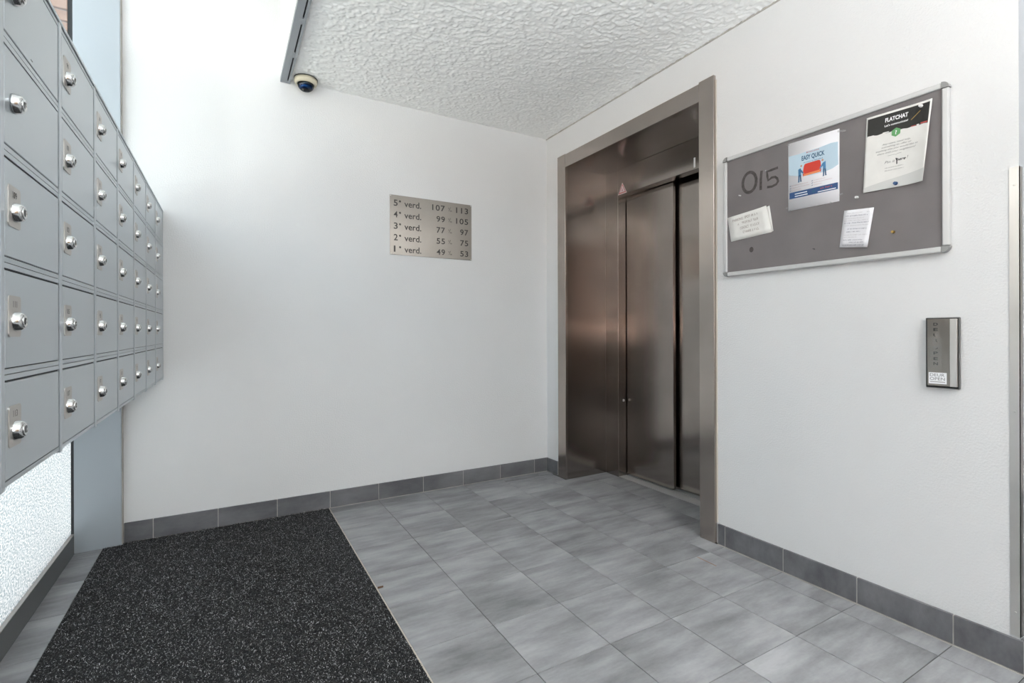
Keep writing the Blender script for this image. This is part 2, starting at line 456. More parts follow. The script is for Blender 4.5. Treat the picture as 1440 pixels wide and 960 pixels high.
for j in range(len(rows) - 1):
    y1, y0 = rows[j], rows[j+1]
    add_tile(-2.741, -2.634, y0, y1)
    for i in range(len(xe) - 1):
        x0, x1 = xe[i], xe[i+1]
        if x0 < -.2 :
            add_tile(x0, x1, y0, y1); continue
        if y1 <= -2.59:                       # corridor to the right
            add_tile(x0, x1, y0, y1)
            continue
        if y0 < -2.6 < y1 and x0 > -.05:
            add_tile(x0, x1, y0, -2.6)
            continue
        lo, hi = x0, x1
        in_recess = (y1 > -1.40 and y0 < -.27)
        if in_recess:
            hi = min(hi, .353)
            yy0, yy1 = max(y0, -1.411), min(y1, -.263)
            if hi - lo < .02: continue
            if x0 < 0 and (yy0 != y0 or yy1 != y1):
                add_tile(x0, hi, yy0, yy1)
                if yy1 != y1: add_tile(x0, -.0195, yy1, y1)
                if yy0 != y0: add_tile(x0, -.0125, y0, yy0)
            else:
                add_tile(x0, hi, yy0, yy1)
        else:
            hi = min(hi, -.012)
            if hi - lo < .02: continue
            if y0 < -2.6 < y1:
                add_tile(x0, hi, -2.6, y1); add_tile(x0, x1, y0, -2.6)
            elif y0 > -1.503 - .1 and y0 < -1.41 < y1: add_tile(x0, hi, y0, y1)
            else: add_tile(x0, hi, y0, y1)

# walls
wb = struct(MB().box(-2.56, .75, 0, .16, 0, ZH).build('wall_back', 'plaster'))
w = MB()
w.box(0, .75, -.2595, 0, 0, ZC); w.box(0, .75, -1.4145, -.2595, 2.26, ZC)
w.box(0, .75, -1.72, -1.4145, 0, ZC); w.box(0, XR, -2.575, -1.72, 0, ZC); w.box(0, .0002, -2.587, -2.575, 0, ZC)
wr = struct(w.build('wall_right', 'plaster'))
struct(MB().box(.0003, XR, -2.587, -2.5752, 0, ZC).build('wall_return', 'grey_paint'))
struct(MB().box(XR, XR + .15, YF, -2.587, 0, ZC).build('wall_end', 'plaster'))
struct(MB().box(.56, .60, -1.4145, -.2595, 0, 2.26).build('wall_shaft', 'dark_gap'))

# ceiling: stippled relief over the visible part, built as geometry
def value_noise(shape, cell, seed):
    r = np.random.RandomState(seed)
    h, wd = shape
    gy, gx = int(h / cell) + 3, int(wd / cell) + 3
    g = r.rand(gy, gx)
    y = np.arange(h) / cell; x = np.arange(wd) / cell
    yi, xi = y.astype(int), x.astype(int)
    fy, fx = y - yi, x - xi
    fy = fy*fy*(3-2*fy); fx = fx*fx*(3-2*fx)
    a = g[np.ix_(yi, xi)]; b = g[np.ix_(yi, xi+1)]; c = g[np.ix_(yi+1, xi)]; d = g[np.ix_(yi+1, xi+1)]
    return (a*(1-fx)+b*fx)*(1-fy)[:, None] + (c*(1-fx)+d*fx)*fy[:, None]
def grid_mesh(name, X, Y, Z, mat, smooth=True):
    h, wd = Z.shape
    co = np.stack([X, Y, Z], -1).reshape(-1, 3).astype(np.float32)
    idx = np.arange(h*wd).reshape(h, wd)
    q = np.stack([idx[:-1, :-1], idx[1:, :-1], idx[1:, 1:], idx[:-1, 1:]], -1).reshape(-1, 4).astype(np.int32)
    me = bpy.data.meshes.new(name)
    me.vertices.add(len(co)); me.vertices.foreach_set('co', co.ravel())
    me.loops.add(q.size); me.loops.foreach_set('vertex_index', q.ravel())
    me.polygons.add(len(q)); me.polygons.foreach_set('loop_start', np.arange(0, q.size, 4, dtype=np.int32)); me.polygons.foreach_set('loop_total', np.full(len(q), 4, np.int32))
    me.polygons.foreach_set('use_smooth', np.full(len(q), smooth))
    me.update(); me.validate()
    me.materials.append(M[mat])
    o = bpy.data.objects.new(name, me); COL.objects.link(o)
    return o
ce = struct(MB().box(-1.838, XR + .15, YF, 0, ZC + .006, ZH).build('ceiling', 'ceiling_white'))
CS = .0042
nx, ny = int(1.786 / CS), int(2.9 / CS)
gx, gy = np.meshgrid(-1.786 + np.arange(nx + 1) * (1.786 / nx), -np.arange(ny + 1) * (2.9 / ny))
n1 = value_noise(gx.shape, 3.4, 1); n2 = value_noise(gx.shape, 6.5, 2); n3 = value_noise(gx.shape, 1.9, 3)
relief = np.clip((n1 * .55 + n2 * .35 + n3 * .3) - .42, 0, None)
relief = np.minimum(relief, .45) * .0105
o = grid_mesh('stipple', gx, gy, ZC + .005 - relief, 'stipple'); o.parent = ce
o = MB().box(-1.786, XR, YF, -2.9, ZC, ZC + .0055).build('rear_ceiling', 'stipple', ce)
o = MB().box(0, XR, -2.9, -2.587, ZC, ZC + .0055).build('rear_ceiling', 'stipple', ce)
# thin grubby joint where the lowered ceiling meets the right wall
MB().box(-.004, 0, -2.587, 0, ZC - .004, ZC + .004).build('edge_joint', 'grout_light', ce)
struct(MB().box(-2.95, -1.838, YF, .16, ZH, ZH + .15).build('ceiling_upper', 'ceiling_white'))

# grey slotted profile under the edge of the lowered ceiling
tr = MB()
zt0, zt1 = ZC - .020, ZC + .0055
y_end = -.004
tr.box(-1.838, -1.8055, YF + .02, y_end, zt0, zt1); tr.box(-1.7985, -1.787, YF + .02, y_end, zt0, zt1)
slots = []
y = -.036
tr.box(-1.8055, -1.7985, -.036, y_end, zt0, zt1)
while y > YF + .4:
    L = .274; slots.append((y - L, y))
    tr.box(-1.8055, -1.7985, y - L - .05, y - L, zt0, zt1); y -= L + .05
tr.box(-1.8055, -1.7985, YF + .02, y, zt0, zt1)
trim = struct(tr.build('trim_1', 'strip'))
MB().box(-1.8054, -1.7986, YF + .03, -.01, zt0 + .008, zt0 + .012).build('slot_backing', 'dark_gap', trim)
MB().box(-1.836, -1.789, -.0038, -.001, zt0 - .0015, zt0 + .004).build('end_lip', 'pin_white', trim)

ZW = 3.05            # window head
# glazed wall on the left
win = MB()
WE = -3.55
win.box(-2.90, -2.741, WE, 0.0, ZW, ZH); win.box(-2.80, -2.74, WE, WE + .06, .0957, ZW)                     # head
win.box(-2.80, -2.74, -2.60, -2.54, .0957, ZW)   # mullion
win.box(-2.795, -2.744, -2.54, -.031, 1.18, 1.24)                 # transom hidden behind the mailboxes
wl = win.build('window_1', 'frame_grey'); struct(wl)
jb = MB().box(-2.741, -2.5605, -.035, -.008, 0, ZH - .001, .0015).build('jamb', 'frame_grey', wl)
MB().box(-2.5603, -2.5572, -.030, -.001, 0, ZW).build('jamb_sealant', 'grout_light', wl)
MB().box(-2.760, -2.7412, -.030, -.008, .09, ZW).build('gasket', 'gasket', wl)
rl = MB().box(-2.80, -2.740, WE, -.036, 0.0, .092).build('sill_rail', 'rail_dark', wl)
MB().box(-2.762, -2.7390, WE, -.036, .0922, .0955).build('sill_lip', 'plate', wl)
MB().box(XG - .006, XG, -2.54, -.031, .0957, 1.18).build('frosted_pane', 'frosted', wl)
MB().box(XG - .006, XG, -2.54, -.031, 1.2405, ZW - .001).build('pane', 'glass', wl)
MB().box(XG - .006, XG, WE + .061, -2.601, .9605, 1.50).build('frosted_pane', 'frosted', wl)  # unseen bay added to shape the bands reflected in the elevator steel
MB().box(-2.79, -2.745, WE + .061, -2.601, .0957, .96).build('lower_panel', 'rail_dark', wl)
MB().box(-2.79, -2.745, WE + .061, -2.601, 1.5005, 2.50).build('spandrel_panel', 'frame_grey', wl)
MB().box(XG - .006, XG, WE + .061, -2.601, 2.5005, ZW - .001).build('pane', 'glass', wl)
struct(MB().box(-2.95, -2.741, YF, WE - .001, 0, ZH).build('wall_left', 'brown_wall'))

# entrance wall behind the camera: unseen, door made solid to cut the front light
wf = MB()
wf.box(-2.95, -2.60, YF - .15, YF, 0, ZH); wf.box(-.25, XR + .15, YF - .15, YF, 0, ZC + .3)
wf.box(-2.60, -1.05, YF - .15, YF, 0, 2.45); wf.box(-2.60, -.25, YF - .15, YF, 2.45, 2.58); wf.box(-1.84, -.25, YF - .15, YF, 2.58, ZH)
wf.box(-2.60, -1.84, YF - .15, YF, 2.58, ZH)
struct(wf.build('wall_front', 'plaster'))
w2 = MB()
for x in (-1.05, -.31): w2.box(x, x + .06, YF - .10, YF - .04, 0, 2.45)
w2.box(-1.05, -.25, YF - .10, YF - .04, 2.39, 2.45); w2.box(-1.05, -.25, YF - .10, YF - .04, 0, .08)
w2 = struct(w2.build('door_1', 'frame_grey'))
MB().box(-.989, -.311, YF - .08, YF - .05, .081, 2.389).build('door_leaf', 'door_wood', w2)

# skirting tiles
def skirting(name, segs, axis, plane, z1=.1015, th=.011, light=True):
    root = MB()
    a0, a1 = min(min(s) for s in segs), max(max(s) for s in segs)
    if axis == 'x': root.box(a0, a1, plane - th + .0016, plane - .0003, 0.0005, z1 - .0025)
    elif axis == 'y': root.box(plane - th + .0016, plane - .0003, a0, a1, 0.0005, z1 - .0025)
    root = struct(root.build(name, 'grout_light'))
    g = .0019
    for k, (a, b) in enumerate(segs):
        a, b = sorted((a, b)); a += g; b -= g
        c = (a + b) / 2; hw = (b - a) / 2
        mb = MB()
        if axis == 'x': mb.box(-hw, hw, -th / 2, th / 2 - .0006, 0, z1 - .004, .0008); o = mb.build('skirting_tile', 'skirting', root, (c, plane - th / 2, .003))
        else: mb.box(-th / 2, th / 2 - .0006, -hw, hw, 0, z1 - .004, .0008); o = mb.build('skirting_tile', 'skirting', root, (plane - th / 2, c, .003))
    return root
jb_ = [-2.556, -2.436, -2.150, -1.860, -1.573, -1.282, -.989, -.702, -.411, -.122, -.0125]
skirting('baseboard_back', list(zip(jb_[:-1], jb_[1:])), 'x', 0.0)
skirting('baseboard_right', [(-.0005, -.15)], 'y', 0.0)
jr = [-1.5125, -1.5535, -1.844, -2.1355, -2.428, -2.5985]
skirting('baseboard_right', list(zip(jr[:-1], jr[1:])), 'y', 0.0)
skirting('baseboard_return', [(.0005 + P * k, P * (k + 1)) for k in range(8)], 'x', -2.5873)
# pale joint line along the foot of the skirting
MB().box(-.0165, -.0113, -2.6, -1.512, -.0022, .0012).build('floor_joint', 'grout_light', fl)
MB().box(-1.575, -.0125, -.0145, -.0113, -.0022, .0010).build('floor_joint', 'grout_light', fl)
MB().box(-.215, -.2105, -1.66, -1.556, -.002, .0006).build('rust_joint', 'rust', fl)

# outside: brick pier beside the window, pavement, building across the street
bw = struct(MB().box(-6.2, -2.60, .362, .60, -.2, 4.2).build('wall_outside', 'mortar'))
bl, bh = .205, .052
bme = MB().box(-bl/2, bl/2, -.012, .012, -bh/2, bh/2, .003).build('brick', 'brick', bw)
first = True
zrow = 2.30
k = 0
rb = random.Random(8)
while zrow < 3.9:
    for i in range(6):
        x = -2.72 - i * (bl + .011) - (.108 if k % 2 else 0)
        if first: o = bme; first = False
        else: o = bpy.data.objects.new('brick', bme.data); COL.objects.link(o); o.parent = bw
        o.location = (x, .356 + rb.uniform(-.003, .003), zrow)
    zrow += bh + .011; k += 1
struct(MB().box(-16, -2.81, -16, 8, -.22, -.06).build('ground_outside', 'pavement'))
struct(MB().box(-2.80, 8, -16, YF - .16, -.22, -.06).build('ground_outside', 'pavement'))
fc = thing('street_building', 'brown brick building across the street outside the window', 'building', (-11, -3, -.06))
fcw = MB().box(-3, 0, -9, 8, 0, 5.0)
fcw.build('facade', 'facade', fc)
for i in range(5):
    for zz in (1.0, 3.2):
        yb = -7.5 + i * 3.1
        f = MB()
        f.box(.0, .06, yb, yb + 1.5, zz, zz + .08); f.box(.0, .06, yb, yb + 1.5, zz + 1.32, zz + 1.4)
        f.box(.0, .06, yb, yb + .08, zz + .08, zz + 1.32); f.box(.0, .06, yb + 1.42, yb + 1.5, zz + .08, zz + 1.32)
        f = f.build('window_frame', 'white_frame', fc)
        MB().box(.002, .02, yb + .08, yb + 1.42, zz + .08, zz + 1.32).build('pane', 'facade_window', f)

# fill lamp added on the ceiling, unseen behind the camera
for i, (lx, ly) in enumerate(((-.85, -3.7),)):
    lp = thing('ceiling_lamp', ['round white ceiling lamp over the lobby behind the viewpoint', 'round white ceiling lamp in the corridor to the right'][i], 'lamp', (lx, ly, ZC))
    MB().lathe([(.17, 0), (.17, -.02), (.155, -.03)], (0, 0, 0), n=32).build('lamp_body', 'lamp_white', lp)
    MB().lathe([(.15, -.0305), (.145, -.06), (.10, -.078), (.02, -.083)], (0, 0, 0), n=32).build('lamp_shade', 'diffuser', lp)
    ld = bpy.data.lights.new('lamp_light', 'AREA'); ld.shape = 'DISK'; ld.size = .32; ld.energy = FILL_LAMP_W; ld.color = (1, .95, .88)
    lo = bpy.data.objects.new('lamp_light', ld); COL.objects.link(lo); lo.location = (0, 0, -.10); lo.parent = lp

# unseen uplighters added behind the camera to brighten ceiling and walls
for i, (lx, ly, rz) in enumerate(((-2.7405, -3.95, -PI / 2), (-1.4, YF, 0))):
    lp = thing('wall_uplighter', ['white half-bowl wall uplighter on the brown side wall', 'white half-bowl wall uplighter just left of the entrance door'][i], 'lamp', (lx, ly, 1.0), rz)
    b = MB(); pts = []
    for k in range(9):
        a = PI * k / 8; pts.append((.15 * math.cos(a), .002 + .12 * math.sin(a)))
    for k in range(8):
        (x0, y0), (x1, y1) = pts[k], pts[k+1]
        b.poly([(x0, y0, .0), (x1, y1, .0), (x1 * .5, y1 * .5, -.13), (x0 * .5, y0 * .5, -.13)])
        b.poly([(x0 * .5, y0 * .5, -.13), (x1 * .5, y1 * .5, -.13), (0, .002, -.14)])
    b.poly([(-.15, .0015, 0), (.15, .0015, 0), (.075, .0015, -.13), (-.075, .0015, -.13)])
    b.build('bowl', 'lamp_white', lp)
    ld = bpy.data.lights.new('uplight', 'AREA'); ld.shape = 'RECTANGLE'; ld.size = .2; ld.size_y = .08; ld.energy = FILL_UPLIGHT_W * (.28, 1.15)[i]; ld.color = (.93, .975, 1.0)
    lo = bpy.data.objects.new('uplight', ld); COL.objects.link(lo); lo.location = (0, .065, -.02); lo.rotation_euler = (PI, 0, 0); lo.parent = lp

# ================================================================== ENTRANCE MAT
em = thing('entrance_mat', 'charcoal entrance mat with pale flecks along the back wall and window', 'mat', (-2.108, -2.2, 0))
mx0, mx1, my0, my1 = -2.632, -1.583, -4.6, -.013
sh = em.location
MB().box(mx0, mx1, my0, my1, -.002, .002).build('mat_base', 'mat_base', em, shift=sh)
MB().box(mx1 + .0008, mx1 + .0055, my0, my1, -.002, .0024).build('edge_strip', 'caulk', em, shift=sh)
def fibres(n, x0, x1, y0, y1, seed):
    r = np.random.RandomState(seed)
    cx = r.uniform(x0, x1, n); cy = r.uniform(y0, y1, n); a = r.uniform(0, PI, n)
    L = r.uniform(.0025, .0068, n); wd = r.uniform(.0009, .0017, n)
    z = r.uniform(.0025, .0062, n); tilt = r.uniform(-.0022, .0022, n)
    dx, dy = np.cos(a) * L / 2, np.sin(a) * L / 2; px, py = -np.sin(a) * wd / 2, np.cos(a) * wd / 2
    roll = r.uniform(-.8, .8, n) * wd / 2
    co = np.zeros((n, 6, 3))
    for k, (e, zz) in enumerate(((-1, -1), (0, .5), (1, -.6))):
        bend = .0012 if k == 1 else 0
        co[:, 2*k] = np.stack([cx + e*dx + px, cy + e*dy + py, z + e*tilt + bend + roll], -1)
        co[:, 2*k+1] = np.stack([cx + e*dx - px, cy + e*dy - py, z + e*tilt + bend - roll], -1)
    co[..., 0] = np.clip(co[..., 0], x0, x1); co[..., 1] = np.clip(co[..., 1], y0, y1)
    co[..., 2] = np.clip(co[..., 2], .0021, None)
    base = np.arange(n)[:, None] * 6
    q = np.concatenate([base + [0, 1, 3, 2], base + [2, 3, 5, 4]], 1).reshape(-1, 4).astype(np.int32)
    t = r.rand(n)
    tone = np.where(t < .58, r.uniform(.005, .018, n), np.where(t < .86, r.uniform(.03, .10, n), r.uniform(.25, .50, n)))
    colr = np.ones((n, 6, 4), np.float32); colr[..., 0] = tone[:, None]; colr[..., 1] = tone[:, None] * 1.0; colr[..., 2] = tone[:, None] * 1.03
    return co.reshape(-1, 3).astype(np.float32), q, colr.reshape(-1, 4)
co, q, cl = fibres(210000, mx0, mx1, -2.6, my1, 5)
co -= np.array(sh[:], np.float32)
me = bpy.data.meshes.new('pile')
me.vertices.add(len(co)); me.vertices.foreach_set('co', co.ravel())
me.loops.add(q.size); me.loops.foreach_set('vertex_index', q.ravel())
me.polygons.add(len(q)); me.polygons.foreach_set('loop_start', np.arange(0, q.size, 4, dtype=np.int32)); me.polygons.foreach_set('loop_total', np.full(len(q), 4, np.int32))
me.update()
at = me.color_attributes.new('tone', 'FLOAT_COLOR', 'POINT'); at.data.foreach_set('color', cl.ravel())
me.materials.append(M['pile'])
o = bpy.data.objects.new('pile', me); COL.objects.link(o); o.parent = em; o['kind'] = 'stuff'

# dry leaf scrap on the tiles by the mat edge
lf = MB()
lf.poly([(-.012, -.004, .001), (-.004, -.009, .004), (.010, -.004, .002), (.013, .004, .005), (.001, .009, .002), (-.010, .006, .005)])
tag(lf.build('leaf_scrap', 'leaf', None, (-1.565, -1.09, .001)), 'tiny dry brown leaf scrap on the tiles at the mat edge', 'leaf')

# ================================================================== MAILBOXES
MW, MHT = .2992, .1722
X_M, SK, Y_M, Z_M = -2.3923, .0055, -.004, .8148
ROT = -math.atan(SK)
def on_bank(y): return (X_M + SK * y, y)
# templates (local: x out of the face, y along the bank, z up)
SW = .0078          # half a divider strip
mb_body = MB()
d0 = -.285
mb_body.box(d0, -.024, SW + .0012, MW - SW - .0012, .0006, MHT - .0006)
mb_body.box(-.0235, -.0012, SW + .0012, MW - SW - .0012, .0006, .0085)                  # rail below the door
mb_body.box(-.0235, -.0012, SW + .0012, MW - SW - .0012, MHT - .0085, MHT - .0006)      # rail above the door
def gap_shade_mesh():  # near-black strips standing in for the shade inside the door gaps
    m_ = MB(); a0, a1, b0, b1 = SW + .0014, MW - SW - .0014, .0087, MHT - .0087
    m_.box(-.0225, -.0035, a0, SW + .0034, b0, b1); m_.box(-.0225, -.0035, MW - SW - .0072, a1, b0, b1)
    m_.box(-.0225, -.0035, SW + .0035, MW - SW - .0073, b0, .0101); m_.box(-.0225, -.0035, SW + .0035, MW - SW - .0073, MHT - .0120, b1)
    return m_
def door_mesh():
    return MB().box(-.0225, -.0002, SW + .0036, MW - SW - .0074, .0103, MHT - .0122, .0010)
def plate_mesh():
    y0, y1, z0, z1, r = .0215, .0725, .058, .1225, .005
    pts = []
    for cy_, cz_, a0 in ((y1-r, z1-r, 0), (y0+r, z1-r, 90), (y0+r, z0+r, 180), (y1-r, z0+r, 270)):
        for a in (0, 45, 90):
            t = math.radians(a0 + a); pts.append((0.0, cy_ + r*math.cos(t), cz_ + r*math.sin(t)))
    return MB().prism(pts, (.0013, 0, 0))
LY, LZ = .0475, .0825
def lock_mesh():
    m_ = MB()
    m_.lathe([(.0155, .0002), (.0155, .0020), (.0148, .0035), (.0140, .0085), (.0118, .0118), (.0102, .0122)], (0, LY, LZ), 'x', 24)
    return m_
def lockface_mesh():
    return MB().lathe([(.0100, .0123), (.0100, .0134), (.0087, .0138), (.0062, .0138), (.0060, .0128)], (0, LY, LZ), 'x', 24)
def keyway_mesh():
    return MB().box(.0128, .01395, LY - .0012, LY + .0012, LZ - .0050, LZ + .0050)
tmpl = {}
nums = [[107, 105, 103, 101, 99], [97, 95, 93, 91, 89], [87, 85, 83, 81, 79], [77, 75, 73, 71, 69], [67, 65, 63, 61, 59], [57, 55, 53, 51, 49]]
ORD = ['first', 'second', 'third', 'fourth', 'fifth', 'sixth', 'seventh']
ROWN = ['bottom', 'second', 'middle', 'fourth', 'top']
def piece(key, fn, name, mat, parent):
    if key not in tmpl:
        o = fn().build(name, mat, parent); tmpl[key] = o.data
    else:
        o = bpy.data.objects.new(name, tmpl[key]); COL.objects.link(o); o.parent = parent
    return o
for c in range(7):
    for r in range(5):
        y0 = Y_M - MW * (7 - c); z0 = Z_M + MHT * r
        X, _ = on_bank(y0)
        num = (113, 111, 109, None, None)[r] if c == 0 else nums[c-1][r]
        if c == 0 and r < 3: lab = ('grey steel mailbox with plate 113, bottom of the nearest column', 'grey steel mailbox with plate 111, just above the bottom mailbox', 'grey steel mailbox with plate 109, middle of the nearest column')[r]
        elif c == 0 and r == 3: lab = 'grey steel mailbox with a bare lock and no number plate, above plate 109'
        elif c == 0: lab = 'grey steel mailbox cut by the frame edge, top of the nearest column'
        elif c == 6: lab = 'small grey mailbox in the farthest column by the back wall, %s row' % ('%s from the bottom' % ROWN[r] if r in (1, 3) else ROWN[r])
        else: lab = 'grey mailbox in the %s column from the left, %s row' % (ORD[c], ('%s from the bottom' % ROWN[r] if r in (1, 3) else ROWN[r]))
        t = thing('mailbox', lab, 'mailbox', (X, y0, z0), ROT, 'mailboxes in the wall bank')
        piece('body', lambda: mb_body, 'mailbox_body', 'mailbox', t)
        d = piece('door', door_mesh, 'door', 'mailbox', t)
        piece('seal', gap_shade_mesh, 'door_seal', 'gasket', t)  # gasket black reused as the gap's shadow line
        lk = None
        if num is not None:
            pl_ = piece('plate', plate_mesh, 'number_plate', 'plate', t)
            if c > 0 or True:
                fn = lambda s, tt: Vector((.00145, s, tt))
                Print(fn).text(str(num), .047, .1045, .0105, align='center', bold=.01).build('numeral', 'engrave', pl_)
        lk = piece('lock', lock_mesh, 'lock', 'lock', t)
        piece('lockface', lockface_mesh, 'lock_face', 'lock', lk)
        piece('keyway', keyway_mesh, 'keyway', 'lock_dark', lk)
        if c == 0 and r == 4:
            MB().box(-.0003, .0001, .128, .137, .018, .0195).build('scratch', 'lock_dark', d)
bf = thing('mailbox_rack', 'grey rack with upright dividers holding the bank of mailboxes', 'rack', (X_M + SK * Y_M, Y_M, Z_M), ROT)
for c in range(8):
    y = -MW * (7 - c)
    w0, w1 = (-SW, SW)
    if c == 7: w0, w1 = -SW, -.0002
    MB().box(-.286, .0006, y + w0 + .0001, y + w1 - .0001, -.0042, MHT * 5 + .001, .0012).build('divider', 'mailbox', bf)
MB().box(-.288, .0015, -MW * 7 - SW, -.0003, MHT * 5 + .0012, MHT * 5 + .0085, .001).build('top_panel', 'mailbox', bf)
MB().box(-.345, -.2865, -MW * 7 + .02, -.04, .12, .70).build('mounting_rail', 'frame_grey', bf)

# ================================================================== ELEVATOR
el = thing('elevator_doorway', 'brushed steel elevator doorway with two sliding door panels in the right wall', 'elevator', (0, -.84, 0))
es = el.location
YL, YRr, ZTOP = -.262, -1.412, 2.223
XB = .353
def ep(mb, name, mat, parent=None): return mb.build(name, mat, parent or el, shift=es)
ep(MB().box(-.018, -.0005, YL, -.168, 0.0006, 2.318, .0015), 'frame_jamb', 'steel_frame')
ep(MB().box(-.018, -.0005, -1.502, YRr, 0.0006, 2.322, .0015), 'frame_jamb', 'steel_frame')
ep(MB().box(-.0172, -.0005, YRr + .0004, YL - .0004, ZTOP, 2.314, .0012), 'frame_head', 'steel_frame')
ep(MB().box(-.0004, XB, YL, YL + .0015, .0006, ZTOP), 'reveal_panel', 'steel')
ep(MB().box(-.0004, XB, YRr - .0015, YRr, .0006, ZTOP), 'reveal_panel', 'steel')
ep(MB().box(-.0004, XB + .05, YRr, YL, ZTOP, ZTOP + .002), 'soffit_panel', 'steel')
YJ = -.399
ep(MB().box(XB, XB + .10, YJ, YL + .001, .0006, ZTOP - .0005, .0012), 'jamb_panel', 'steel')
ep(MB().box(XB, XB + .10, YRr, -1.275, .0006, ZTOP - .0005, .0012), 'jamb_panel', 'steel')
tp = ep(MB().box(XB, XB + .065, -1.2745, YJ - .0006, 2.035, ZTOP - .0005, .0012), 'transom_panel', 'steel')
# door leaves
ep(MB().box(.432, .456, -.838, YJ - .006, .012, 2.12, .0012), 'door_panel', 'steel')
ep(MB().box(.476, .500, -1.31, -.815, .012, 2.12, .0012), 'door_panel', 'steel')
sl = MB()
sl.box(XB + .001, .43, -1.2745, YJ - .0006, -.002, .0025); sl.box(.440, .474, -1.2745, YJ - .0006, -.002, .0025); sl.box(.482, .56, -1.2745, YJ - .0006, -.002, .0025)
ep(sl, 'door_sill', 'alu')
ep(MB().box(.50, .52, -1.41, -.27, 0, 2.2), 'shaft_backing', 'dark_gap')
ep(MB().lathe([(.008, XB + .058), (.006, XB + .058)], (0, 0, 0), 'x', 12), 'screw_dummy', 'steel') if False else None
ep(MB().lathe([(.009, 0), (.009, -.002), (.006, -.004)], (XB + .05, YJ, .55), 'y', 16), 'sensor_button', 'steel_bright')
# warning triangle on the transom
def wall_tri(cy, cz, h, x, grow=1.0):
    w_ = h * .575 * grow
    return [(x, cy + w_, cz - h*.5*grow), (x, cy, cz + h*.5*grow), (x, cy - w_, cz - h*.5*grow)]
wt = ep(MB().prism(wall_tri(-.452, 2.076, .072, XB - .0006), (-.0003, 0, 0)), 'warning_sticker', 'label_pink', tp) if False else None
def child(mb, name, mat, parent, shift): return mb.build(name, mat, parent, shift=shift)
tri = child(MB().prism(wall_tri(-.447, 2.078, .078, XB - .0006), (-.0004, 0, 0)), 'warning_sticker', 'label_pink', tp, es)
st = child(MB().box(XB - .0012, XB - .0004, -1.085, -1.073, 2.045, 2.105), 'white_sticker', 'label_white', tp, es)

# printed triangle border and mark, laid on the transom as part of the sticker layer
pr_ = MB()
outer = wall_tri(-.447, 2.077, .066, XB - .0012); inner = wall_tri(-.447, 2.0760, .050, XB - .0012)
for i in range(3):
    j = (i + 1) % 3
    pr_.poly([outer[i], outer[j], inner[j], inner[i]])
pr_.poly([(XB - .0012, -.4425, 2.059), (XB - .0012, -.446, 2.083), (XB - .0012, -.4515, 2.059)])
child(pr_, 'triangle_print', 'red_ink', tp, es)
# beige sealant along the right side of the frame
ep(MB().box(-.0060, -.0002, -1.5072, -1.5023, .105, 2.30), 'sealant', 'caulk')

# ================================================================== FLOOR PLAQUE on the back wall
pq = thing('floor_plaque', 'brushed steel plaque listing floors and apartment numbers on the back wall', 'sign', (-.918, 0, 1.74))
ps = pq.location
MB().box(-1.205, -.631, -.0032, -.0004, 1.549, 1.9315, .0006).build('plate', 'steel_plaque', pq, shift=ps)
fnp = lambda s, t: Vector((s, -.0037, t)) - ps
rowsP = [('5', '107', '113'), ('4', '99', '105'), ('3', '77', '97'), ('2', '55', '75'), ('1', '49', '53')]
for k, (a, b, c) in enumerate(rowsP):
    zb_ = 1.8625 - k * .0737
    p = Print(fnp)
    p.text(a, -1.180, zb_, .041, width=.026 if a != '1' else .011, bold=.012)
    p.text('e', -1.1455, zb_ + .026, .0165, width=.0135, bold=.05)
    p.text('verd.', -1.110, zb_, .041, width=.114, bold=.012)
    p.text(b, -.829, zb_ + .003, .039, width=.030 * len(b) + (0 if '1' not in b else 0), align='right', bold=.012, spacing=1.12)
    p.text('t', -.804, zb_ + .022, .014, bold=.01); p.stroke([(-.800, zb_ + .008), (-.787, zb_ + .036)], .0022); p.text('m', -.790, zb_ + .007, .0115, bold=.02)
    p.text(c, -.657, zb_ + .004, .039, width=.030 * len(c), align='right', bold=.012, spacing=1.12)
    p.build('lettering', 'engrave', pq)
for x, z in ((-1.1995, 1.555), (-.637, 1.555), (-1.1995, 1.926), (-.637, 1.926)):
    MB().lathe([(.0035, -.0034), (.0035, -.0042), (.002, -.0046)], (x, 0, z), 'y', 10).build('screw', 'steel_bright', pq, shift=ps)

# ================================================================== NOTICE BOARD
nb = thing('notice_board', 'grey felt notice board in an aluminium frame beside the elevator', 'notice board', (0, -1.99, 1.60))
ns = nb.location
def np_(mb, name, mat, parent=None): return mb.build(name, mat, parent or nb, shift=ns)
by0, by1, bz0, bz1 = -2.424, -1.556, 1.315, 1.888
fwid = .020
np_(MB().box(-.014, -.004, by0 + .012, by1 - .012, bz0 + .012, bz1 - .012), 'felt_panel', 'felt')
def rail(x0, x1, y0, y1, z0, z1): return MB().box(x0, x1, y0, y1, z0, z1, .004, 2)
cc = .021
np_(rail(-.021, -.001, by0 + cc, by1 - cc, bz1 - fwid, bz1), 'frame_rail', 'alu')
np_(rail(-.021, -.001, by0 + cc, by1 - cc, bz0, bz0 + fwid), 'frame_rail', 'alu')
np_(rail(-.021, -.001, by0, by0 + fwid, bz0 + cc, bz1 - cc), 'frame_rail', 'alu')
np_(rail(-.021, -.001, by1 - fwid, by1, bz0 + cc, bz1 - cc), 'frame_rail', 'alu')
for sy, cy_ in ((1, by0 - .001), (-1, by1 + .001)):
    for sz, cz_ in ((1, bz0 - .001), (-1, bz1 + .001)):
        pts = []
        R_ = .021
        c2 = (cy_ + sy * R_, cz_ + sz * R_)
        for i in range(7):
            a = PI + (PI/2) * i / 6
            pts.append((-.0222, c2[0] + sy * R_ * math.cos(a), c2[1] + sz * R_ * math.sin(a)))
        pts.append((-.0222, c2[0], c2[1]))
        np_(MB().prism(pts, (.0212, 0, 0)), 'corner_cap', 'cap')
fb = lambda a, z: Vector((-.0143, -a, z)) - ns
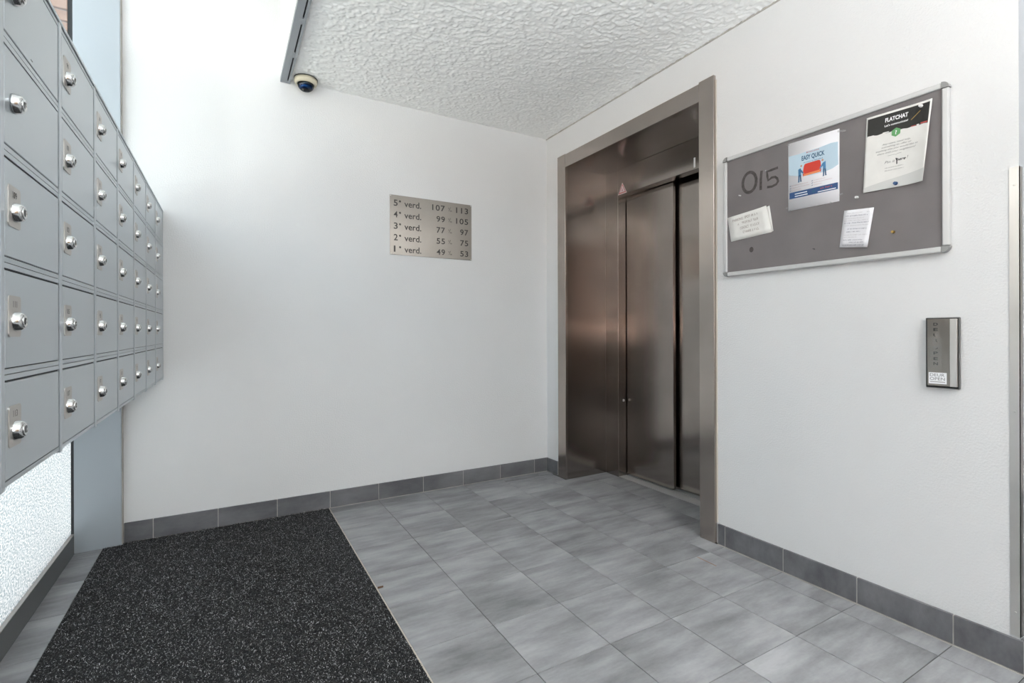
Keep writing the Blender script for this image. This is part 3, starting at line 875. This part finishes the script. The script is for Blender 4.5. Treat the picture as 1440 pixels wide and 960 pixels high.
# spray painted 015 and a dot
g = Print(fb)
el_ = [(1.692 + .034 * math.cos(t), 1.739 + .046 * math.sin(t) - .0 * math.cos(t)) for t in [2*PI*i/22 + .4 for i in range(23)]]
g.stroke(el_, .014); g.stroke([(1.752, 1.776), (1.748, 1.735), (1.7475, 1.690)], .012)
g.stroke([(1.829, 1.768), (1.800, 1.766), (1.778, 1.764), (1.780, 1.742), (1.783, 1.724), (1.800, 1.732), (1.815, 1.731), (1.825, 1.722), (1.829, 1.708), (1.821, 1.697), (1.800, 1.692), (1.778, 1.695)], .0105)
g.build('spray_marking', 'spray', nb)
g = Print(fb); g.poly([(1.701 + .0105 * math.cos(2*PI*i/14), 1.427 + .0125 * math.sin(2*PI*i/14)) for i in range(14)]); g.build('spray_dot', 'spray', nb)

# ------------------------------------------------------------------ papers
class Sheet:
    """paper on the board: corners TL, TR, BR, BL as (a, z) with a = distance along the wall"""
    def __init__(self, root, TL, TR, BR, BL, lift=None, x=-.0152):
        self.root = root; self.c = (TL, TR, BR, BL); self.lift = lift or (lambda s, t: 0.0); self.x = x
    def at(self, s, t, off=0.0):
        TL, TR, BR, BL = self.c
        a = (TL[0]*(1-s)+TR[0]*s)*t + (BL[0]*(1-s)+BR[0]*s)*(1-t)
        z = (TL[1]*(1-s)+TR[1]*s)*t + (BL[1]*(1-s)+BR[1]*s)*(1-t)
        return Vector((self.x - self.lift(s, t) - off, -a, z)) - Vector(self.root.location)
    def sheet(self, mat, n=10, th=.0005):
        bm = bmesh.new(); g = {}
        for k, off in enumerate((0, th)):
            for i in range(n+1):
                for j in range(n+1): g[k, i, j] = bm.verts.new(self.at(i/n, j/n, off))
        for k in (0, 1):
            for i in range(n):
                for j in range(n): f = bm.faces.new((g[k,i,j], g[k,i+1,j], g[k,i+1,j+1], g[k,i,j+1])); f.smooth = True
        for i in range(n):
            bm.faces.new((g[0,i,0], g[0,i+1,0], g[1,i+1,0], g[1,i,0])); bm.faces.new((g[0,i,n], g[0,i+1,n], g[1,i+1,n], g[1,i,n]))
            bm.faces.new((g[0,0,i], g[0,0,i+1], g[1,0,i+1], g[1,0,i])); bm.faces.new((g[0,n,i], g[0,n,i+1], g[1,n,i+1], g[1,n,i]))
        b = MB(); b.bm.free(); b.bm = bm
        return b.build('sheet', mat, self.root)
    def pr(self, layer=1): return Print(lambda s, t: self.at(s, t, .0009 + .00015 * layer))

# EASY QUICK flyer
ez = thing('flyer', 'white removal flyer with a red sofa and a blue band, taped to the notice board', 'poster', (-.015, -1.978, 1.71))
sh_ = Sheet(ez, (1.876, 1.855), (2.081, 1.849), (2.080, 1.563), (1.875, 1.566))
sh_.sheet('paper', 2)
A = 1.40      # sheet height / width, for text proportions
def T(t): return 1 - t
blob = [(.015, .19), (.2, .195), (.4, .185), (.62, .183), (.85, .165), (.975, .175), (.98, .49), (.88, .525), (.7, .545), (.45, .545), (.25, .525), (.1, .49), (.015, .47)]
sh_.pr(0).poly([(s, T(t)) for s, t in blob]).build('sky_print', 'skyblue', ez)
sh_.pr().text('MOVING AWAY?', .50, T(.214), .024, width=.25, align='center', bold=.01).build('heading_print', 'red_ink', ez)
sh_.pr().text('EASY QUICK', .505, T(.303), .066, width=.45, align='center', bold=.03).build('title_print', 'title_blue', ez)
sh_.pr().text('to move to new place', .505, T(.347), .018, width=.38, align='center').build('subtitle_print', 'title_blue', ez)
q = sh_.pr(1)
q.poly([(s, T(t)) for s, t in ((.32, .40), (.335, .37), (.36, .36), (.61, .355), (.64, .362), (.655, .385), (.665, .50), (.655, .54), (.63, .50), (.33, .505), (.315, .545), (.30, .50))])
q.build('sofa_print', 'red', ez)
q = sh_.pr(2)
q.poly([(.325, T(.505)), (.64, T(.498)), (.64, T(.530)), (.325, T(.535))]); q.build('sofa_seat_print', 'orange', ez)
for (bx, d_) in ((.235, 1), (.722, -1)):
    q = sh_.pr(2)
    t0 = .405 if bx < .5 else .395
    q.poly([(bx - .025, T(t0 + .015)), (bx + .028, T(t0)), (bx + .032, T(t0 + .10)), (bx - .022, T(t0 + .105))])
    q.poly([(bx + .02 * d_, T(t0 + .01)), (bx + .085 * d_, T(t0 + .075)), (bx + .08 * d_, T(t0 + .095)), (bx + .01 * d_, T(t0 + .05))])
    q.build('shirt_print', 'shirt', ez)
q = sh_.pr(2)
for bx in (.235, .722):
    t0 = .505 if bx < .5 else .498
    q.poly([(bx - .022, T(t0)), (bx + .006, T(t0)), (bx - .002, T(t0 + .095)), (bx - .024, T(t0 + .095))])
    q.poly([(bx + .006, T(t0)), (bx + .032, T(t0)), (bx + .040, T(t0 + .090)), (bx + .018, T(t0 + .092))])
    q.poly([(bx - .030, T(t0 + .095)), (bx, T(t0 + .095)), (bx, T(t0 + .104)), (bx - .030, T(t0 + .104))])
    q.poly([(bx + .016, T(t0 + .091)), (bx + .046, T(t0 + .091)), (bx + .046, T(t0 + .100)), (bx + .016, T(t0 + .100))])
q.build('trousers_print', 'title_blue', ez)
q = sh_.pr(2)
for bx, tt in ((.272, .378), (.690, .372)):
    q.poly([(bx + .019 * math.cos(2*PI*i/12), T(tt) + .0145 * math.sin(2*PI*i/12)) for i in range(12)])
for bx in (.318, .640): q.poly([(bx - .012, T(.487)), (bx + .012, T(.487)), (bx + .012, T(.506)), (bx - .012, T(.506))])
q.build('skin_print', 'skin', ez)
q = sh_.pr(1)
for s0, s1, t in ((.07, .42, .640), (.07, .44, .675), (.07, .27, .710), (.52, .74, .632), (.52, .87, .665), (.52, .68, .698)):
    q.scribble(s0, s1, T(t), .007, .0035, int(t * 1000) + int(s0 * 50), asp=A)
q.build('list_print', 'pink_ink', ez)
q = sh_.pr(1)
for s, t in ((.045, .640), (.045, .675), (.045, .710), (.49, .632), (.49, .665), (.49, .698)):
    q.stroke([(s - .012, T(t) + .003), (s - .003, T(t) - .003), (s + .014, T(t) + .010)], .006, A)
q.build('tick_print', 'navy', ez)
sh_.pr(1).rect(.028, .975, T(.828), T(.735)).build('band_print', 'navy', ez)
q = sh_.pr(2)
for s0, s1, t in ((.14, .39, .768), (.14, .40, .802), (.60, .94, .808)): q.rect(s0, s1, T(t) - .006, T(t) + .006)
q.build('band_text_print', 'label_white', ez)
sh_.pr(2).scribble(.65, .87, T(.775), .022, .008, 4, asp=A).build('band_red_print', 'red_ink', ez)
q = sh_.pr(2); q.poly([(.52 + .035 * math.cos(2*PI*i/10), T(.782) + .026 * math.sin(2*PI*i/10)) for i in range(10)]); q.build('band_mark_print', 'title_blue', ez)
for k, (s, t, w_, h_, a) in enumerate(((.00, .02, .05, .035, 35), (.30, -.004, .10, .02, 0), (.66, -.006, .08, .022, 0), (1.04, .045, .15, .035, -12), (.02, 1.0, .07, .03, 10), (.86, 1.002, .07, .022, -30), (1.03, .91, .07, .03, 15), (-.02, .95, .05, .03, 20))):
    ca, sa = math.cos(math.radians(a)), math.sin(math.radians(a))
    q = sh_.pr(4)
    q.poly([(s + (x*ca - y*sa), T(t) + (x*sa + y*ca) / A) for x, y in ((-w_/2, -h_/2), (w_/2, -h_/2), (w_/2, h_/2), (-w_/2, h_/2))])
    q.build('tape', 'tape', ez)

# FLATCHAT poster
fx = thing('poster', 'white poster with a black heading and green hexagon, curling at its right edge', 'poster', (-.015, -2.27, 1.71))
lift = lambda s, t: .0006 + .020 * max(0, s - .62)**2 / .1444 * (1.0 - .75 * t) + .003 * (1 - t) * (1 - s)
sf = Sheet(fx, (2.177, 1.853), (2.380, 1.845), (2.357, 1.567), (2.166, 1.573), lift)
sf.sheet('paper_warm', 30)
def strip_poly(pr, s0, s1, lo, hi, n=30):
    for i in range(n):
        a = s0 + (s1-s0)*i/n; b = s0 + (s1-s0)*(i+1)/n
        pr.poly([(a, lo(a)), (b, lo(b)), (b, hi(b)), (a, hi(a))])
    return pr
jag = random.Random(3)
strip_poly(sf.pr(0), .025, .972, lambda s: T(.262 + .022 * s + .004 * math.sin(s * 40)), lambda s: T(.028)).build('heading_print', 'black_print', fx)
q = sf.pr(1)
for s0, s1, dt, hh in ((.03, .14, 0, .012), (.28, .38, .004, .014), (.80, .84, -.006, .024)): strip_poly(q, s0, s1, lambda s: T(.266 + .022 * s - dt), lambda s: T(.266 + .022 * s - dt) + hh, 8)
q.build('torn_edge_print', 'paper_warm', fx)
q = sf.pr(1)
for s0, s1, dt, hh in ((.72, .79, .004, .012), (.86, .965, .010, .018)): strip_poly(q, s0, s1, lambda s: T(.266 + .022 * s - dt), lambda s: T(.266 + .022 * s - dt) + hh, 8)
q.build('torn_red_print', 'red_ink', fx)
sf.pr(1).text('FLATCHAT', .485, T(.128), .052, width=.35, align='center', bold=.035).build('title_print', 'label_white', fx)
sf.pr(1).text("Let's communicate!", .485, T(.188), .026, width=.36, align='center', bold=.02).build('subtitle_print', 'label_white', fx)
sf.pr(1).stroke([(.71, T(.19)), (.84, T(.105))], .006, A).build('gold_line_print', 'gold', fx)
sf.pr(2).poly([(.492 + .078 * math.cos(PI/2 + PI*i/3), T(.292) + .058 * math.sin(PI/2 + PI*i/3)) for i in range(6)]).build('hexagon_print', 'green', fx)
sf.pr(3).text('?', .492, T(.318), .052, align='center', aspect=1.3, bold=.03).build('question_print', 'label_white', fx)
q = sf.pr(1)
for body, s, wd_, t in (('Any news, need help,', .505, .44, .425), ('something to offer or', .51, .47, .462), ('anything else you would like to', .515, .66, .500), ('share with your neighbours?', .515, .61, .539)):
    q.text(body, s, T(t), .0215, width=wd_, align='center', shear=.25)
q.build('body_print', 'ink_grey', fx)
sf.pr(1).stroke([(.385, T(.575)), (.50, T(.572)), (.515, T(.584)), (.535, T(.571)), (.60, T(.569))], .003, A).build('divider_print', 'ink_grey', fx)
sf.pr(1).text('Pin it', .34, T(.672), .036, width=.17, shear=.3).build('pin_text_print', 'ink_grey', fx)
q = sf.pr(1)
q.text('here', .525, T(.665), .036, width=.15, shear=.3, bold=.02); q.text('!', .692, T(.66), .038, shear=.3, aspect=1.2)
q.stroke([(.520, T(.625)), (.535, T(.655)), (.540, T(.705))], .012, A)
q.build('here_text_print', 'ink', fx)
q = sf.pr(1); q.scribble(.355, .65, T(.737), .012, .0035, 21, asp=A); q.scribble(.35, .66, T(.772), .013, .0035, 22, asp=A); q.build('small_print', 'ink_grey', fx)
strip_poly(sf.pr(0), .004, .996, lambda s: .004, lambda s: .06 + .105 * s ** .8).build('wave_print', 'wave', fx)

# folded white card
cd = thing('folded_card', 'folded white card with capital handwriting, pinned under the sprayed number', 'note', (-.015, -1.69, 1.545))
liftc = lambda s, t: .001 + .006 * max(0, s - .8) * 5 * t
sc = Sheet(cd, (1.578, 1.597), (1.779, 1.612), (1.801, 1.490), (1.597, 1.479), liftc)
sc.sheet('paper_warm', 6)
sc2 = Sheet(cd, (1.765, 1.605), (1.790, 1.610), (1.808, 1.494), (1.794, 1.490), lambda s, t: .0004, x=-.0148)
o = sc2.sheet('paper_warm', 2); o.name = 'back_fold'
q = sc.pr(1)
AC = .60
q.text('PARKING', .12, T(.235), .105, width=.27); q.text('SPOT', .43, T(.225), .105, width=.14); q.scribble(.60, .81, T(.215), .10, .022, 31, asp=AC)
q.scribble(.24, .29, T(.42), .09, .022, 32, asp=AC); q.scribble(.35, .77, T(.41), .10, .022, 33, asp=AC)
q.text('CONTACT', .28, T(.605), .105, width=.22); q.scribble(.54, .76, T(.60), .10, .022, 34, asp=AC)
q.scribble(.34, .74, T(.78), .10, .022, 35, asp=AC)
q.build('handwriting', 'ink_brown', cd)

# handwritten slip
nt_ = thing('handwritten_note', 'small tilted white slip filled with blue handwriting below the posters', 'note', (-.015, -2.14, 1.445))
sn = Sheet(nt_, (2.098, 1.521), (2.201, 1.512), (2.180, 1.366), (2.080, 1.380), lambda s, t: .0008 + .004 * (1 - t) * s)
sn.sheet('paper', 6)
q = sn.pr(1); q2 = sn.pr(1)
AN = 1.35
for k, (t, s0, s1, bold_) in enumerate(((.085, .13, .64, 0), (.085, .78, .90, 0), (.155, .08, .84, 1), (.225, .08, .74, 0), (.285, .06, .88, 0), (.345, .06, .92, 1), (.415, .08, .90, 0), (.505, .20, .87, 1), (.580, .18, .66, 1), (.665, .10, .93, 0), (.725, .12, .58, 0), (.800, .10, .80, 1), (.860, .32, .84, 1), (.935, .09, .88, 1))):
    (q2 if bold_ else q).scribble(s0, s1, T(t) - .018, .030, .0085 if bold_ else .006, 50 + k, asp=AN)
q.build('faint_handwriting', 'ink_faint', nt_); q2.build('handwriting', 'ink_blue', nt_)

# pins
def pin(a, z, mat, label, r=.0048, x=-.0146, name='push_pin'):
    p = thing(name, label, 'pin', (x, -a, z))
    MB().lathe([(r * .9, -.0002), (r, -.002), (r * .55, -.004), (r * .5, -.009), (r * .85, -.0105), (r * .8, -.012)], (0, 0, 0), 'x', 14).build('pin_head', mat, p)
    MB().lathe([(.0006, .0014), (.0006, 0)], (0, 0, 0), 'x', 6).build('pin_needle', 'lock', p)
    return p
pin(1.647, 1.688, 'pin_white', 'tiny white push pin left of the sprayed zero', .0032)
pin(1.779, 1.7655, 'lock', 'metal push pin on the sprayed five', .0034)
pin(2.144, 1.562, 'pin_white', 'clear white push pin just below the left corner of the black-headed poster', .0055)
pin(2.263, 1.409, 'gold', 'brass push pin alone at the right of the handwritten slip', .0052)
pin(2.348, 1.831, 'pin_white', 'white push pin in the black heading of the curling poster', .0058, x=-.0158 - .003)
pin(2.272, 1.582, 'pin_blue', 'dark blue push pin at the foot of the curling poster', .0066, x=-.0182)
pin(1.984, 1.388, 'black', 'tiny dark pin low on the felt left of the handwritten slip', .0022)

# ================================================================== DOOR RELEASE BUTTON
db = thing('door_release_plate', 'steel door-release push plate with stacked letters and a white sticker', 'switch', (0, -2.401, .975))
ds = db.location
def dp(mb, name, mat, parent=None): return mb.build(name, mat, parent or db, shift=ds)
dp(MB().box(-.009, -.0004, -2.4475, -2.3545, .8555, 1.0955, .002), 'backing_plate', 'backing')
dp(MB().box(-.012, -.0092, -2.4435, -2.3575, .8585, 1.0925), 'shadow_gap', 'black')
pp = dp(MB().box(-.021, -.0125, -2.4435, -2.3630, .8635, 1.0905, .0012), 'push_plate', 'steel_plaque')
dp(MB().box(-.0222, -.0212, -2.4433, -2.4250, .8637, 1.0903, .0004), 'bright_strip', 'steel_bright', None)
fd = lambda a, z: Vector((-.0213, -a, z)) - ds
q = Print(fd)
LH, LWD = .0098, .0125
for ch, z in zip('DEUROPEN', (1.0700, 1.0520, 1.0335, 1.0150, .9900, .9720, .9530, .9360)):
    q.text(ch, 2.3805, z - LH/2 + .003, LH, width=LWD, bold=.03)
q.build('lettering', 'engrave', db)
MB().box(-.0217, -.0214, -2.3900, -2.3660, .9805, 1.0400).build('tape_patch', 'steel_plaque', db, shift=ds) if False else None
# worn strip of tape over the middle letters
q = Print(lambda a, z: Vector((-.0215, -a, z)) - ds)
q.poly([(2.3865, 1.0405), (2.3960, 1.0405), (2.3960, 1.0300), (2.3865, 1.0300)]); q.poly([(2.3785, 1.0240), (2.3870, 1.0240), (2.3870, 1.0060), (2.3785, 1.0060)]); q.poly([(2.3790, .9990), (2.3950, .9990), (2.3950, .9960), (2.3855, .9880), (2.3790, .9880)])
q.build('worn_patch', 'worn', db)
q = Print(lambda a, z: Vector((-.0217, -a, z)) - ds)
q.poly([(2.3665, 1.030), (2.4035, 1.0265), (2.4035, .932), (2.3665, .925)]); q.build('tape', 'tape_thin', db)
stk = dp(MB().box(-.0219, -.0214, -2.4165, -2.3675, .8705, .9085), 'white_sticker', 'label_white')
q = Print(lambda a, z: Vector((-.0221, -a, z)) - ds)
q.text('DEUR', 2.3710, .8955, .0105, width=.040); q.text('OPEN', 2.3708, .8825, .0105, width=.041)
q.build('sticker_text', 'ink_grey', stk)
q = Print(lambda a, z: Vector((-.0221, -a, z)) - ds); q.rect(2.3715, 2.4125, .8755, .8785); q.build('sticker_small_print', 'ink_faint', stk)

# ================================================================== CORNER GUARD
cg = thing('corner_guard', 'tall worn steel corner guard on the outer corner at the right edge', 'corner guard', (0, -2.587, .8))
gs = cg.location
MB().box(-.0022, -.0002, -2.5895, -2.5655, .107, 1.556).build('side_leaf', 'steel_bright', cg, shift=gs)
MB().box(-.0022, .022, -2.5895, -2.5875, .107, 1.556).build('return_leaf', 'steel', cg, shift=gs)
for z in (1.50, .80, .18):
    MB().lathe([(.003, -.0023), (.003, -.0031), (.0015, -.0035)], (0, -2.577, z), 'x', 10).build('screw', 'steel_bright', cg, shift=gs)

# ================================================================== DOME CAMERA
sc_ = thing('dome_camera', 'cream ceiling dome camera with a blue-tinted dome in the back corner', 'camera', (-1.710, -.068, ZC))
MB().lathe([(.064, -.0005), (.064, -.004)], (0, 0, 0), n=32).build('mount_gasket', 'gasket', sc_)
MB().lathe([(.062, -.0042), (.0625, -.020), (.058, -.030), (.050, -.0335), (.046, -.0335), (.046, -.030)], (0, 0, 0), n=36).build('base_ring', 'cream', sc_)
dm = [(.0455 * math.cos(a), -.0325 - .040 * math.sin(a)) for a in [i * (PI/2) / 8 for i in range(8)]] + [(.002, -.0725)]
MB().lathe(dm, (0, 0, 0), n=36).build('dome', 'dome', sc_)
MB().lathe([(.040, -.0325), (.040, -.036), (.030, -.050), (.016, -.058), (.004, -.060)], (0, 0, 0), n=24).build('camera_body', 'cambody', sc_)
MB().lathe([(.0418, -.045), (.036, -.057), (.022, -.067), (.021, -.066), (.034, -.056), (.040, -.045)], (0, 0, 0), n=24).build('lower_trim', 'camblue', sc_)
